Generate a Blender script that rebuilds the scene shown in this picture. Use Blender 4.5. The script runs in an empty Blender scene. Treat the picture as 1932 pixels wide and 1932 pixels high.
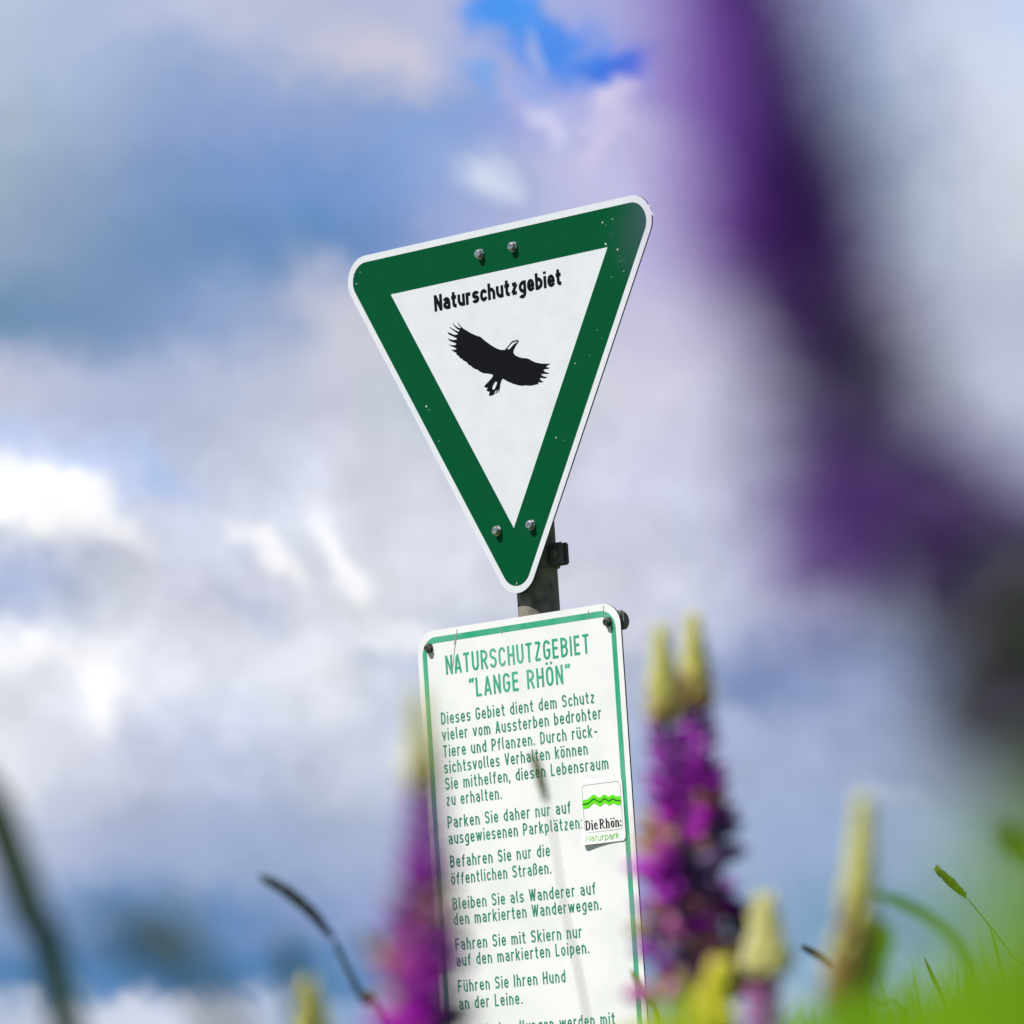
import bpy, bmesh, math, random
from mathutils import Vector, Matrix
R=math.radians
random.seed(7)
C=bpy.context.scene.collection
sc=bpy.context.scene
# ------------------------------------------------------------------ camera
F=13592.1; PITCH=.1195; ROLL=-.0649; EYE=Vector((0,0,.60))
fw=Vector((0,math.cos(PITCH),math.sin(PITCH))); up0=Vector((0,-math.sin(PITCH),math.cos(PITCH))); rt0=Vector((1,0,0))
rt=math.cos(ROLL)*rt0+math.sin(ROLL)*up0; up=-math.sin(ROLL)*rt0+math.cos(ROLL)*up0
cd=bpy.data.cameras.new('camera'); cam=bpy.data.objects.new('camera',cd); C.objects.link(cam)
m=Matrix((rt,up,-fw)).transposed().to_4x4(); m.translation=EYE; cam.matrix_world=m
cd.sensor_width=36; cd.lens=36*F/2560; cd.clip_start=.05; cd.clip_end=20000
cd.dof.use_dof=True; cd.dof.focus_distance=7.47; cd.dof.aperture_fstop=cd.lens/20.0; cd.dof.aperture_blades=0
sc.camera=cam
# ------------------------------------------------------------------ sun and sky
YAW=.748
SD=Vector((math.cos(YAW),-math.sin(YAW),0)); SN=Vector((-math.sin(YAW),-math.cos(YAW),0))   # along the signs, out of their faces
tosun=(SN*.52-SD*.22+Vector((0,0,.83))).normalized()
sl=bpy.data.lights.new('sun','SUN'); sl.energy=5.0; sl.angle=R(.5); sl.color=(1,.965,.90)
so=bpy.data.objects.new('sun',sl); C.objects.link(so); so.rotation_euler=tosun.to_track_quat('Z','Y').to_euler(); so.location=(-5,-3,10)
W=bpy.data.worlds.new('World'); sc.world=W; W.use_nodes=True
sc.view_settings.view_transform='Standard'; sc.view_settings.look='None'; sc.view_settings.exposure=.22; sc.view_settings.gamma=1
sc.cycles.use_denoising=True; sc.cycles.denoising_input_passes='RGB'; sc.cycles.max_bounces=8
def lin(c):
    return tuple(((v/255+.055)/1.055)**2.4 if v/255>.04045 else v/255/12.92 for v in c)
def build_world():
    nt=W.node_tree; N=nt.nodes; L=nt.links; N.clear()
    def new(t,**k):
        n=N.new(t)
        for a,b in k.items(): setattr(n,a,b)
        return n
    def put(s,v):
        if hasattr(v,'is_linked') or isinstance(v,bpy.types.NodeSocket): L.new(v,s)
        else: s.default_value=v
    def mt(op,a,b=0.0,c=None):
        n=new('ShaderNodeMath',operation=op); put(n.inputs[0],a); put(n.inputs[1],b)
        if c is not None: put(n.inputs[2],c)
        return n.outputs[0]
    def mix(f,a,b,blend='MIX'):
        n=new('ShaderNodeMix',data_type='RGBA',blend_type=blend); put(n.inputs[0],f)
        for s,v in ((n.inputs[6],a),(n.inputs[7],b)):
            put(s,v if not isinstance(v,tuple) else (*v,1))
        return n.outputs[2]
    def step(v,a,b):
        n=new('ShaderNodeMapRange',interpolation_type='SMOOTHSTEP'); put(n.inputs[0],v); n.inputs[1].default_value=a; n.inputs[2].default_value=b
        return n.outputs[0]
    out=new('ShaderNodeOutputWorld'); tc=new('ShaderNodeTexCoord')
    D=tc.outputs['Generated']
    sep=new('ShaderNodeSeparateXYZ'); L.new(D,sep.inputs[0])
    dx,dy,dz=sep.outputs
    yy=mt('MAXIMUM',dy,.05)
    u0=mt('DIVIDE',dx,yy); v0=mt('DIVIDE',dz,yy)         # azimuth and height above the horizon, to the north
    cmb=new('ShaderNodeCombineXYZ'); L.new(u0,cmb.inputs[0]); L.new(v0,cmb.inputs[1])
    def noise(scale,detail,rough=.55,off=0.0):
        n=new('ShaderNodeTexNoise'); n.inputs['Scale'].default_value=scale; n.inputs['Detail'].default_value=detail; n.inputs['Roughness'].default_value=rough
        a=new('ShaderNodeVectorMath',operation='ADD'); L.new(cmb.outputs[0],a.inputs[0]); a.inputs[1].default_value=(off,off*.7,off*.3); L.new(a.outputs[0],n.inputs['Vector'])
        return n
    nw=noise(34,6,.68,3.1)
    sw=new('ShaderNodeSeparateColor'); L.new(nw.outputs['Color'],sw.inputs[0])
    u=mt('MULTIPLY_ADD',mt('SUBTRACT',sw.outputs[0],.5),.016,u0); v=mt('MULTIPLY_ADD',mt('SUBTRACT',sw.outputs[1],.5),.014,v0)
    n2=noise(110,4,.6,5.3); s2=new('ShaderNodeSeparateColor'); L.new(n2.outputs['Color'],s2.inputs[0])
    u=mt('MULTIPLY_ADD',mt('SUBTRACT',s2.outputs[0],.5),.011,u); v=mt('MULTIPLY_ADD',mt('SUBTRACT',s2.outputs[1],.5),.011,v)
    K=1/(F*1932/2560)
    def uv(px,py):
        d=fw+rt*((px-966)*K)+up*((966-py)*K); return d.x/d.y,d.z/d.y
    # banks of cloud by height: rows of (y, [(x,colour)...])
    rows=SKYROWS
    # slanting axes that follow the cloud banks
    a0=uv(0,966); a1=uv(1932,966); b0=uv(966,0); b1=uv(966,1932)
    ex,ey=a1[0]-a0[0],a1[1]-a0[1]; fx,fy=b1[0]-b0[0],b1[1]-b0[1]; det=ex*fy-ey*fx
    o=uv(966,966)
    du=mt('SUBTRACT',u,o[0]); dv=mt('SUBTRACT',v,o[1])
    X=mt('ADD',mt('MULTIPLY_ADD',du,fy/det,.5),mt('MULTIPLY',dv,-fx/det))
    Y=mt('ADD',mt('MULTIPLY_ADD',dv,ex/det,.5),mt('MULTIPLY',du,-ey/det))
    col=None; py=None
    for y,stops in rows:
        r=new('ShaderNodeValToRGB'); cr=r.color_ramp; cr.interpolation='CARDINAL'
        L.new(X,r.inputs[0])
        while len(cr.elements)<len(stops): cr.elements.new(.5)
        for e,(x,c) in zip(cr.elements,stops): e.position=x/1932
        for e,(x,c) in zip(cr.elements,stops): e.color=(*lin(c),1)
        if col is None: col=r.outputs[0]
        else: col=mix(step(Y,py/1932,y/1932),col,r.outputs[0])
        py=y
    # bright puffs and blue gaps
    for (x,y,ang,sx,sy,c,st) in PUFFS:
        ca,sa=math.cos(R(ang)),math.sin(R(ang))
        ax=mt('SUBTRACT',X,x/1932); ay=mt('SUBTRACT',Y,y/1932)
        p=mt('MULTIPLY',mt('MULTIPLY_ADD',ax,ca,mt('MULTIPLY',ay,sa)),1932/sx)
        q=mt('MULTIPLY',mt('MULTIPLY_ADD',ay,ca,mt('MULTIPLY',ax,-sa)),1932/sy)
        d2=mt('POWER',mt('MULTIPLY_ADD',p,p,mt('MULTIPLY',q,q)),1.5)
        g=mt('MULTIPLY',mt('EXPONENT',mt('MULTIPLY',d2,-1.0)),st)
        col=mix(g,col,lin(c))
    nd=noise(48,5,.62,9.7)
    amp=mt('MULTIPLY_ADD',mt('MULTIPLY',step(Y,.34,.48),mt('SUBTRACT',1.0,step(Y,.74,.84))),.60,.24)
    f=mt('MULTIPLY_ADD',mt('SUBTRACT',nd.outputs['Fac'],.5),amp,1.0)
    g=new('ShaderNodeVectorMath',operation='SCALE'); L.new(col,g.inputs[0]); L.new(f,g.inputs['Scale']); col=g.outputs[0]
    # the rest of the sky: blue between drifting cumulus
    sky=new('ShaderNodeTexSky',sky_type='NISHITA'); sky.sun_disc=False
    sky.sun_elevation=math.asin(tosun.z); sky.sun_rotation=math.atan2(tosun.x,tosun.y); sky.altitude=800
    bs=new('ShaderNodeBackground'); L.new(sky.outputs[0],bs.inputs[0]); bs.inputs[1].default_value=.06
    ng=new('ShaderNodeTexNoise'); ng.inputs['Scale'].default_value=3.2; ng.inputs['Detail'].default_value=6; L.new(D,ng.inputs['Vector'])
    north=step(dy,.35,.9)
    cl=step(mt('MULTIPLY_ADD',north,.17,ng.outputs['Fac']),.50,.68)
    bc=new('ShaderNodeBackground'); bc.inputs[0].default_value=(*lin((205,210,226)),1); put(bc.inputs[1],mt('MULTIPLY_ADD',north,.30,.45))
    m1=new('ShaderNodeMixShader'); L.new(cl,m1.inputs[0]); L.new(bs.outputs[0],m1.inputs[1]); L.new(bc.outputs[0],m1.inputs[2])
    bb=new('ShaderNodeBackground'); L.new(col,bb.inputs[0]); bb.inputs[1].default_value=.86
    def edge(t): 
        return mt('SUBTRACT',1.0,step(mt('MULTIPLY_ADD',mt('SUBTRACT',nw.outputs['Fac'],.5),.9,mt('ABSOLUTE',mt('SUBTRACT',t,.5))),.62,1.5))
    k=mt('MULTIPLY',mt('MULTIPLY',edge(X),edge(Y)),step(dy,.1,.3))
    m2=new('ShaderNodeMixShader'); L.new(k,m2.inputs[0]); L.new(m1.outputs[0],m2.inputs[1]); L.new(bb.outputs[0],m2.inputs[2])
    L.new(m2.outputs[0],out.inputs[0])
SKYROWS=[
(0,[(0,(182,196,222)),(215,(178,190,218)),(400,(188,194,220)),(640,(180,187,216)),(860,(184,188,220)),(1000,(176,182,220)),(1150,(168,172,220)),(1330,(168,168,212)),(1600,(160,172,204)),(1800,(196,206,230)),(1932,(196,210,238))]),
(110,[(0,(178,192,216)),(215,(160,178,211)),(430,(158,175,212)),(600,(178,186,214)),(740,(194,194,216)),(860,(166,178,218)),(1000,(176,180,224)),(1230,(172,170,218)),(1330,(160,160,205)),(1600,(152,166,198)),(1800,(196,204,226)),(1932,(208,218,238))]),
(160,[(0,(172,188,210)),(215,(154,174,208)),(430,(148,168,210)),(640,(158,174,212)),(760,(178,184,214)),(860,(155,172,216)),(960,(170,178,224)),(1110,(186,184,228)),(1170,(194,188,228)),(1330,(165,160,208)),(1600,(150,165,196)),(1800,(192,200,223)),(1932,(211,219,237))]),
(215,[(0,(166,183,204)),(215,(148,169,204)),(430,(140,162,208)),(640,(142,164,210)),(860,(138,164,216)),(990,(160,170,225)),(1100,(186,186,228)),(1230,(192,190,226)),(1400,(150,150,195)),(1600,(150,164,194)),(1800,(190,198,220)),(1932,(214,221,236))]),
(330,[(0,(158,176,198)),(215,(134,158,196)),(430,(122,152,200)),(640,(116,150,204)),(800,(140,165,215)),(950,(160,175,218)),(1075,(192,192,228)),(1290,(180,176,216)),(1500,(150,150,190)),(1700,(160,172,198)),(1932,(208,213,226))]),
(450,[(0,(146,166,192)),(215,(122,150,188)),(430,(108,143,188)),(640,(104,141,192)),(800,(140,160,208)),(1075,(190,190,226)),(1290,(182,178,216)),(1500,(155,155,192)),(1700,(168,178,202)),(1932,(200,206,220))]),
(590,[(0,(112,144,178)),(215,(122,149,188)),(400,(140,162,202)),(560,(165,178,208)),(650,(198,199,216)),(860,(190,195,215)),(1290,(196,192,220)),(1600,(180,182,205)),(1932,(186,193,214))]),
(740,[(0,(196,199,222)),(215,(178,189,218)),(430,(188,196,220)),(640,(196,200,216)),(860,(190,199,212)),(1150,(206,206,222)),(1290,(202,201,222)),(1500,(180,183,208)),(1932,(190,196,215))]),
(880,[(0,(200,212,240)),(215,(190,204,236)),(430,(200,207,228)),(640,(205,209,224)),(860,(205,209,222)),(1290,(196,199,221)),(1600,(170,176,205)),(1932,(180,188,212))]),
(1000,[(0,(208,214,230)),(215,(205,210,228)),(430,(214,220,238)),(640,(214,218,231)),(860,(213,216,228)),(1150,(200,203,222)),(1290,(194,198,219)),(1600,(175,182,210)),(1932,(170,180,208))]),
(1110,[(0,(168,182,214)),(215,(206,211,226)),(430,(206,210,228)),(640,(222,226,236)),(860,(208,212,224)),(1200,(207,210,226)),(1450,(185,192,216)),(1932,(160,172,202))]),
(1250,[(0,(234,236,246)),(215,(234,236,246)),(430,(220,224,236)),(640,(228,232,242)),(720,(200,208,226)),(860,(196,203,222)),(1200,(186,195,218)),(1400,(150,163,200)),(1932,(140,155,190))]),
(1430,[(0,(222,225,234)),(215,(206,211,228)),(430,(188,197,222)),(640,(200,206,224)),(760,(190,199,220)),(1200,(165,178,210)),(1400,(166,179,210)),(1600,(158,172,205)),(1932,(165,180,205))]),
(1590,[(0,(190,198,220)),(215,(172,184,214)),(430,(162,178,209)),(640,(166,181,211)),(800,(172,185,214)),(1400,(160,178,212)),(1600,(152,172,205)),(1932,(160,180,200))]),
(1740,[(0,(138,162,202)),(215,(112,146,192)),(430,(108,142,190)),(640,(140,160,202)),(800,(155,173,212)),(1400,(142,168,202)),(1600,(125,158,188)),(1932,(140,165,190))]),
(1830,[(0,(85,130,176)),(215,(84,131,182)),(430,(84,130,180)),(640,(92,134,180)),(800,(115,145,195)),(1400,(130,162,195)),(1600,(150,180,208)),(1932,(150,175,200))]),
(1900,[(0,(182,194,216)),(215,(208,214,232)),(430,(206,212,232)),(640,(150,175,208)),(800,(150,175,208)),(1600,(170,192,214)),(1932,(170,192,214))]),
]
PUFFS=[(1065,72,25,165,62,(60,136,236),.9),(955,8,35,95,52,(72,152,244),.95),(1180,112,-8,62,34,(42,112,228),.95),(1010,70,60,40,13,(190,195,230),.55),(1120,60,-50,46,14,(150,165,225),.5),(908,140,62,62,30,(112,166,236),.75),(1010,150,30,60,26,(128,168,236),.5),(925,330,0,48,50,(224,232,248),.75),(1175,165,-35,65,26,(222,214,238),.8),(1030,235,60,50,24,(212,212,242),.8),(1150,250,-60,75,24,(214,208,238),.7),(1110,215,20,60,20,(206,204,238),.6),
(690,85,15,110,40,(206,202,218),.6),
(35,930,15,120,55,(255,255,255),1.0),(60,945,10,72,36,(255,255,255),1.0),(150,935,30,114,41,(254,254,255),1.0),(240,985,30,72,29,(248,249,254),.9),(310,890,35,90,26,(176,200,242),.75),(10,830,0,72,26,(180,200,240),.5),
(500,1045,45,79,26,(252,252,255),.95),(520,1075,50,36,17,(252,252,255),.8),(640,1060,60,94,34,(251,252,255),.95),(660,1100,75,48,17,(252,253,255),.8),(600,1160,40,96,26,(226,230,242),.5),
(770,1210,10,94,36,(244,246,253),.85),(840,1215,0,30,22,(244,245,252),.7),(860,1400,-20,114,46,(243,244,250),.85),(640,1290,20,108,43,(226,230,240),.6),(850,1310,30,60,72,(182,194,218),.55),
(185,1290,70,86,43,(254,254,255),.9),(40,1225,15,102,36,(250,251,254),.8),(400,1430,10,168,48,(190,198,224),.5),(470,1150,35,84,31,(190,198,224),.5),(50,1060,10,96,43,(160,176,212),.5),
(600,560,60,110,50,(196,199,218),.45),(700,650,70,60,80,(206,206,218),.5),(1190,1210,-45,60,24,(220,220,232),.7),(1200,1010,-20,50,36,(212,211,224),.5),(1420,1290,15,130,60,(110,130,178),.55),(1690,1480,20,90,30,(190,200,218),.4)]
build_world()
EG=[(-81.6,-121.1),(-78.2,-124.3),(-74.5,-128.8),(-70.1,-132.5),(-63.7,-136.4),(-56.0,-141.1),(-48.3,-144.9),(-39.2,-148.6),(-34.1,-152.8),(-27.9,-157.7),(-19.0,-163.9),(-10.1,-169.2),(-2.4,-172.3),(4.9,-173.4),(8.4,-171.0),(12.7,-168.2),(16.9,-164.9),(21.1,-163.3),(26.4,-163.2),(30.4,-163.4),(32.5,-165.3),(30.3,-166.8),(25.7,-171.1),(22.0,-175.5),(20.3,-179.1),(22.7,-182.9),(27.7,-186.1),(34.7,-188.9),(45.1,-191.2),(49.0,-192.7),(54.0,-195.9),(61.6,-199.5),(70.6,-202.1),(79.6,-203.8),(88.1,-204.9),(83.4,-206.3),(79.0,-207.6),(82.4,-209.4),(86.3,-210.2),(82.9,-211.4),(77.7,-210.9),(73.7,-211.7),(77.4,-214.8),(81.2,-216.3),(85.3,-217.1),(81.6,-218.2),(74.5,-217.0),(69.0,-216.6),(72.3,-219.6),(76.8,-221.5),(81.0,-222.3),(76.6,-223.6),(70.8,-222.2),(66.6,-221.6),(67.9,-224.7),(69.8,-226.2),(72.9,-227.4),(69.6,-228.4),(64.4,-227.0),(62.4,-227.2),(64.2,-229.8),(60.3,-229.3),(54.9,-229.7),(47.0,-229.5),(39.3,-227.7),(32.7,-227.4),(24.9,-225.3),(15.9,-222.0),(6.9,-217.8),(-2.6,-212.2),(-5.5,-215.0),(-7.9,-220.0),(-9.0,-224.7),(-11.6,-230.7),(-12.8,-230.1),(-11.2,-226.6),(-12.5,-226.4),(-17.0,-231.6),(-18.3,-231.0),(-15.2,-226.3),(-16.8,-226.1),(-21.0,-231.8),(-25.1,-232.7),(-30.4,-232.2),(-29.9,-229.5),(-27.9,-226.4),(-31.2,-226.4),(-35.0,-223.4),(-31.4,-221.0),(-36.0,-219.8),(-38.6,-218.5),(-36.4,-216.3),(-30.1,-212.8),(-23.7,-208.9),(-20.0,-205.5),(-22.5,-203.3),(-30.3,-201.0),(-37.0,-199.8),(-44.7,-196.4),(-47.8,-193.5),(-53.7,-191.2),(-58.8,-188.0),(-60.0,-186.3),(-65.2,-183.6),(-68.8,-179.1),(-70.8,-178.3),(-75.3,-175.6),(-76.5,-174.0),(-81.7,-171.2),(-82.8,-168.6),(-87.3,-165.9),(-86.4,-164.1),(-90.3,-162.0),(-96.8,-158.1),(-92.8,-158.7),(-88.7,-159.0),(-85.7,-158.3),(-91.1,-155.0),(-97.0,-152.6),(-100.8,-149.1),(-96.2,-151.3),(-90.8,-152.4),(-86.8,-152.4),(-86.0,-150.8),(-91.8,-148.0),(-98.4,-145.0),(-102.7,-140.1),(-98.2,-142.7),(-91.6,-145.0),(-84.8,-145.4),(-84.4,-143.8),(-92.4,-139.5),(-98.9,-136.0),(-101.6,-132.1),(-95.4,-134.8),(-88.3,-138.3),(-82.9,-138.7),(-81.4,-137.7),(-89.1,-132.5),(-94.8,-128.2),(-97.9,-124.8),(-92.8,-128.0),(-86.3,-132.0),(-79.8,-135.0),(-78.1,-133.7),(-84.7,-129.3),(-89.1,-124.1),(-91.0,-120.1),(-87.0,-124.5),(-81.3,-128.8),(-76.1,-130.9),(-75.3,-129.7),(-79.0,-125.7)]
EH=[(8.9,-172.5),(12.5,-170.3),(16.0,-167.7),(20.2,-165.4),(24.9,-164.9),(30.0,-164.9),(27.4,-166.5),(22.6,-168.2),(19.1,-170.2),(15.6,-172.6),(12.8,-173.9)]
ET=[(-16.1,-214.4),(-13.5,-215.3),(-14.4,-218.1),(-16.8,-221.7),(-19.7,-224.9),(-22.8,-224.5),(-23.1,-221.7),(-21.2,-218.6),(-18.2,-215.6)]
# ------------------------------------------------------------------ helpers
def material(name,col,rough=.6,spec=.5,metal=0,trans=0,noise=None,coat=0,bump=0):
    m=bpy.data.materials.new(name); m.use_nodes=True; nt=m.node_tree; b=nt.nodes['Principled BSDF']
    b.inputs['Base Color'].default_value=(*col,1); b.inputs['Roughness'].default_value=rough; b.inputs['Metallic'].default_value=metal
    b.inputs['Specular IOR Level'].default_value=spec; b.inputs['Coat Weight'].default_value=coat
    tc=nt.nodes.new('ShaderNodeTexCoord')
    csock=None
    if noise:
        sc_,col2,lo,hi,det=noise
        n=nt.nodes.new('ShaderNodeTexNoise'); n.inputs['Scale'].default_value=sc_; n.inputs['Detail'].default_value=det; n.inputs['Roughness'].default_value=.65
        nt.links.new(tc.outputs['Object'],n.inputs['Vector'])
        mr=nt.nodes.new('ShaderNodeMapRange'); mr.inputs[1].default_value=lo; mr.inputs[2].default_value=hi; nt.links.new(n.outputs['Fac'],mr.inputs[0])
        mx=nt.nodes.new('ShaderNodeMix'); mx.data_type='RGBA'; nt.links.new(mr.outputs[0],mx.inputs[0])
        mx.inputs[6].default_value=(*col,1); mx.inputs[7].default_value=(*col2,1); csock=mx.outputs[2]
        nt.links.new(csock,b.inputs['Base Color'])
        if bump:
            bp=nt.nodes.new('ShaderNodeBump'); bp.inputs['Strength'].default_value=bump; bp.inputs['Distance'].default_value=.002
            nt.links.new(n.outputs['Fac'],bp.inputs['Height']); nt.links.new(bp.outputs[0],b.inputs['Normal'])
    if trans:
        t=nt.nodes.new('ShaderNodeBsdfTranslucent'); t.inputs[0].default_value=(*[min(1,v*1.6) for v in col],1)
        ms=nt.nodes.new('ShaderNodeMixShader'); ms.inputs[0].default_value=trans
        o=nt.nodes['Material Output']; nt.links.new(b.outputs[0],ms.inputs[1]); nt.links.new(t.outputs[0],ms.inputs[2]); nt.links.new(ms.outputs[0],o.inputs[0])
    return m
M={}
M['white']=material('white_retroreflective',(.71,.73,.795),.42,.25,noise=(28,(.67,.695,.765),.40,.62,6))
M['board']=material('white_board',(.845,.845,.87),.38,.3,noise=(9,(.77,.785,.80),.44,.66,6))
M['green']=material('green_sheeting',(.0006,.080,.029),.45,.06,noise=(420,(.10,.24,.15),.72,.80,2))
M['print']=material('faded_green_print',(.030,.36,.20),.45,.3,noise=(14,(.10,.42,.28),.42,.62,5))
M['textgreen']=material('green_text_print',(.022,.225,.135),.45,.3,noise=(18,(.045,.29,.185),.42,.62,5))
M['black']=material('black_print',(.004,.004,.006),.5,.12)
M['alu']=material('weathered_aluminium',(.30,.30,.30),.5,.5,metal=.6,noise=(90,(.16,.16,.16),.4,.7,4))
M['dark']=material('dark_edge',(.045,.045,.05),.6,.3)
M['post']=material('weathered_post',(.27,.25,.215),.85,.06,noise=(45,(.12,.113,.105),.44,.66,8),bump=.4)
M['clamp']=material('dark_clamp',(.16,.17,.18),.5,.4,noise=(70,(.17,.16,.14),.45,.65,5))
M['bolt']=material('zinc_bolt',(.62,.64,.66),.32,.5,metal=.85,noise=(300,(.30,.30,.32),.45,.6,3))
M['steel']=material('old_screw',(.20,.19,.18),.4,.5,metal=.8,noise=(300,(.08,.07,.06),.45,.6,3))
M['scratch']=material('scratch_mark',(.42,.38,.34),.8,.2)
M['sticker']=material('sticker_film',(.86,.86,.88),.25,.5,coat=.3)
M['lime']=material('lime_band',(.13,.72,.005),.4,.4)
M['deepgreen']=material('deep_green_line',(.005,.16,.02),.4,.4)
M['limetext']=material('light_green_text',(.22,.60,.10),.4,.4)
M['hair']=material('grey_line',(.45,.45,.46),.5,.3)
def mesh_obj(name,verts,faces,mat,parent=None,smooth=False,mi=None):
    me=bpy.data.meshes.new(name); me.from_pydata([tuple(v) for v in verts],[],faces); 
    for x in (mat if isinstance(mat,list) else [mat]): me.materials.append(x)
    if mi: me.polygons.foreach_set('material_index',mi)
    if smooth: me.polygons.foreach_set('use_smooth',[True]*len(me.polygons))
    me.update(); o=bpy.data.objects.new(name,me); C.objects.link(o)
    if parent: o.parent=parent
    return o
def thing(name,label,cat,loc=(0,0,0),rz=0,group=None):
    o=bpy.data.objects.new(name,None); C.objects.link(o); o.empty_display_size=.1
    o.location=loc; o.rotation_euler=(0,0,rz); return tag(o,label,cat,group)
def tag(o,label,cat,group=None):
    o['label']=label; o['category']=cat
    if group: o['group']=group
    return o
class MB:
    def __init__(s): s.v=[]; s.f=[]; s.mi=[]
    def add(s,v,f,mi=0):
        b=len(s.v); s.v+=[tuple(p) for p in v]; s.f+=[tuple(i+b for i in q) for q in f]; s.mi+=[mi]*len(f)
    def tube(s,pts,rad,n=8,mi=0,cap=True):
        pts=[Vector(p) for p in pts]; rr=rad if isinstance(rad,(list,tuple)) else [rad]*len(pts)
        V=[];Fc=[]; ref=None
        for i,p in enumerate(pts):
            t=(pts[min(i+1,len(pts)-1)]-pts[max(i-1,0)]).normalized()
            if ref is None: ref=t.orthogonal().normalized()
            a=(ref-t*ref.dot(t)).normalized(); ref=a; b=t.cross(a)
            for k in range(n):
                w=2*math.pi*k/n; V.append(p+(a*math.cos(w)+b*math.sin(w))*rr[i])
        for i in range(len(pts)-1):
            for k in range(n): Fc.append((i*n+k,i*n+(k+1)%n,(i+1)*n+(k+1)%n,(i+1)*n+k))
        if cap: Fc+= [tuple(reversed(range(n))),tuple(range((len(pts)-1)*n,len(pts)*n))]
        s.add(V,Fc,mi)
    def build(s,name,mat,parent=None,smooth=True): return mesh_obj(name,s.v,s.f,mat,parent,smooth,s.mi)
def rounded(pts,r,n=9):
    """convex outline (ccw) with its corners rounded; r number or list"""
    out=[]; k=len(pts)
    for i in range(k):
        p=Vector(pts[i]); a=(Vector(pts[i-1])-p).normalized(); b=(Vector(pts[(i+1)%k])-p).normalized()
        rr=r[i] if isinstance(r,(list,tuple)) else r
        half=a.angle(b)/2; c=p+(a+b).normalized()*(rr/math.sin(half)); t0=p+a*(rr/math.tan(half)); t1=p+b*(rr/math.tan(half))
        v0=t0-c; v1=t1-c; ang=v0.angle(v1); sg=1 if v0.x*v1.y-v0.y*v1.x>0 else -1
        for j in range(n+1):
            w=sg*ang*j/n; out.append((c.x+v0.x*math.cos(w)-v0.y*math.sin(w),c.y+v0.x*math.sin(w)+v0.y*math.cos(w)))
    return out
def front(p,d): return (p[0],-d,p[1])                     # sign face coordinates (s,t) at depth d in front of the plate's face
def plate(name,outline,thick,mats,parent=None):
    n=len(outline); v=[front(p,0) for p in outline]+[front(p,-thick) for p in outline]
    f=[tuple(range(n)),tuple(reversed(range(n,2*n)))]+[(i,i+n,(i+1)%n+n,(i+1)%n) for i in range(n)]
    return mesh_obj(name,v,f,mats,parent,mi=[0]+[1]*(n+1))
def ring(outer,inner,d,mb,mi=0):
    n=len(outer); mb.add([front(p,d) for p in outer]+[front(p,d) for p in inner],[(i,(i+1)%n,(i+1)%n+n,i+n) for i in range(n)],mi)
def ribbon(mb,pts,w,d,mi=0,nib=None,warp=None):
    """flat stroke of width w along pts, butt ends; nib=(a,b) gives an elliptical pen"""
    P=[Vector(pts[0])]
    for p in pts[1:]:
        if (Vector(p)-P[-1]).length>1e-6: P.append(Vector(p))
    if not nib:                                   # a sharp corner: two separate strokes that overlap
        for i in range(1,len(P)-1):
            a=(P[i]-P[i-1]).normalized(); b=(P[i+1]-P[i]).normalized()
            if a.dot(b)<-.15:
                ribbon(mb,P[:i+1],w,d,mi,nib,warp); ribbon(mb,P[i:],w,d+.00001,mi,nib,warp); return
    L=[];Q=[]
    for i,p in enumerate(P):
        a=(p-P[i-1]).normalized() if i>0 else None; b=(P[i+1]-p).normalized() if i<len(P)-1 else None
        if a is None: a=b
        if b is None: b=a
        n=Vector((-(a.y+b.y),a.x+b.x)); n=n.normalized() if n.length>1e-6 else Vector((-a.y,a.x))
        k=1/max(.62,n.dot(Vector((-a.y,a.x))))
        if nib:
            g=math.sqrt((nib[0]*n.x)**2+(nib[1]*n.y)**2); o=Vector((nib[0]**2*n.x/g,nib[1]**2*n.y/g))
        else: o=n*(w/2*k)
        L.append(p+o);Q.append(p-o)
    g=warp or (lambda s,t,d:front((s,t),d))
    V=[g(p.x,p.y,d) for p in L]+[g(p.x,p.y,d) for p in Q]; n=len(P)
    mb.add(V,[(i,i+n,i+n+1,i+1) for i in range(n-1)],mi)
# ------------------------------------------------------------------ a condensed sign-writer's alphabet drawn with single strokes
def fil(pts,rx):
    """polyline whose points (x,y,1) are rounded"""
    out=[]
    for i,p in enumerate(pts):
        if len(p)==2 or i in(0,len(pts)-1): out.append((p[0],p[1])); continue
        P=Vector(p[:2]);A=Vector(pts[i-1][:2]);B=Vector(pts[i+1][:2])
        ha=.5 if len(pts[i-1])>2 and 0<i-1 else 1; hb=.5 if len(pts[i+1])>2 and i+1<len(pts)-1 else 1
        ra=min(rx*p[2],(A-P).length*ha); rb=min(rx*p[2],(B-P).length*hb); r0=P+(A-P).normalized()*ra; r1=P+(B-P).normalized()*rb
        for j in range(6):
            t=j/5; w=t*math.pi/2; # quarter ellipse between r0 and r1
            q=r0*1.0; q=P+(r0-P)*(1-math.sin(w))+(r1-P)*(1-math.cos(w)); out.append((q.x,q.y))
    return out
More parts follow.
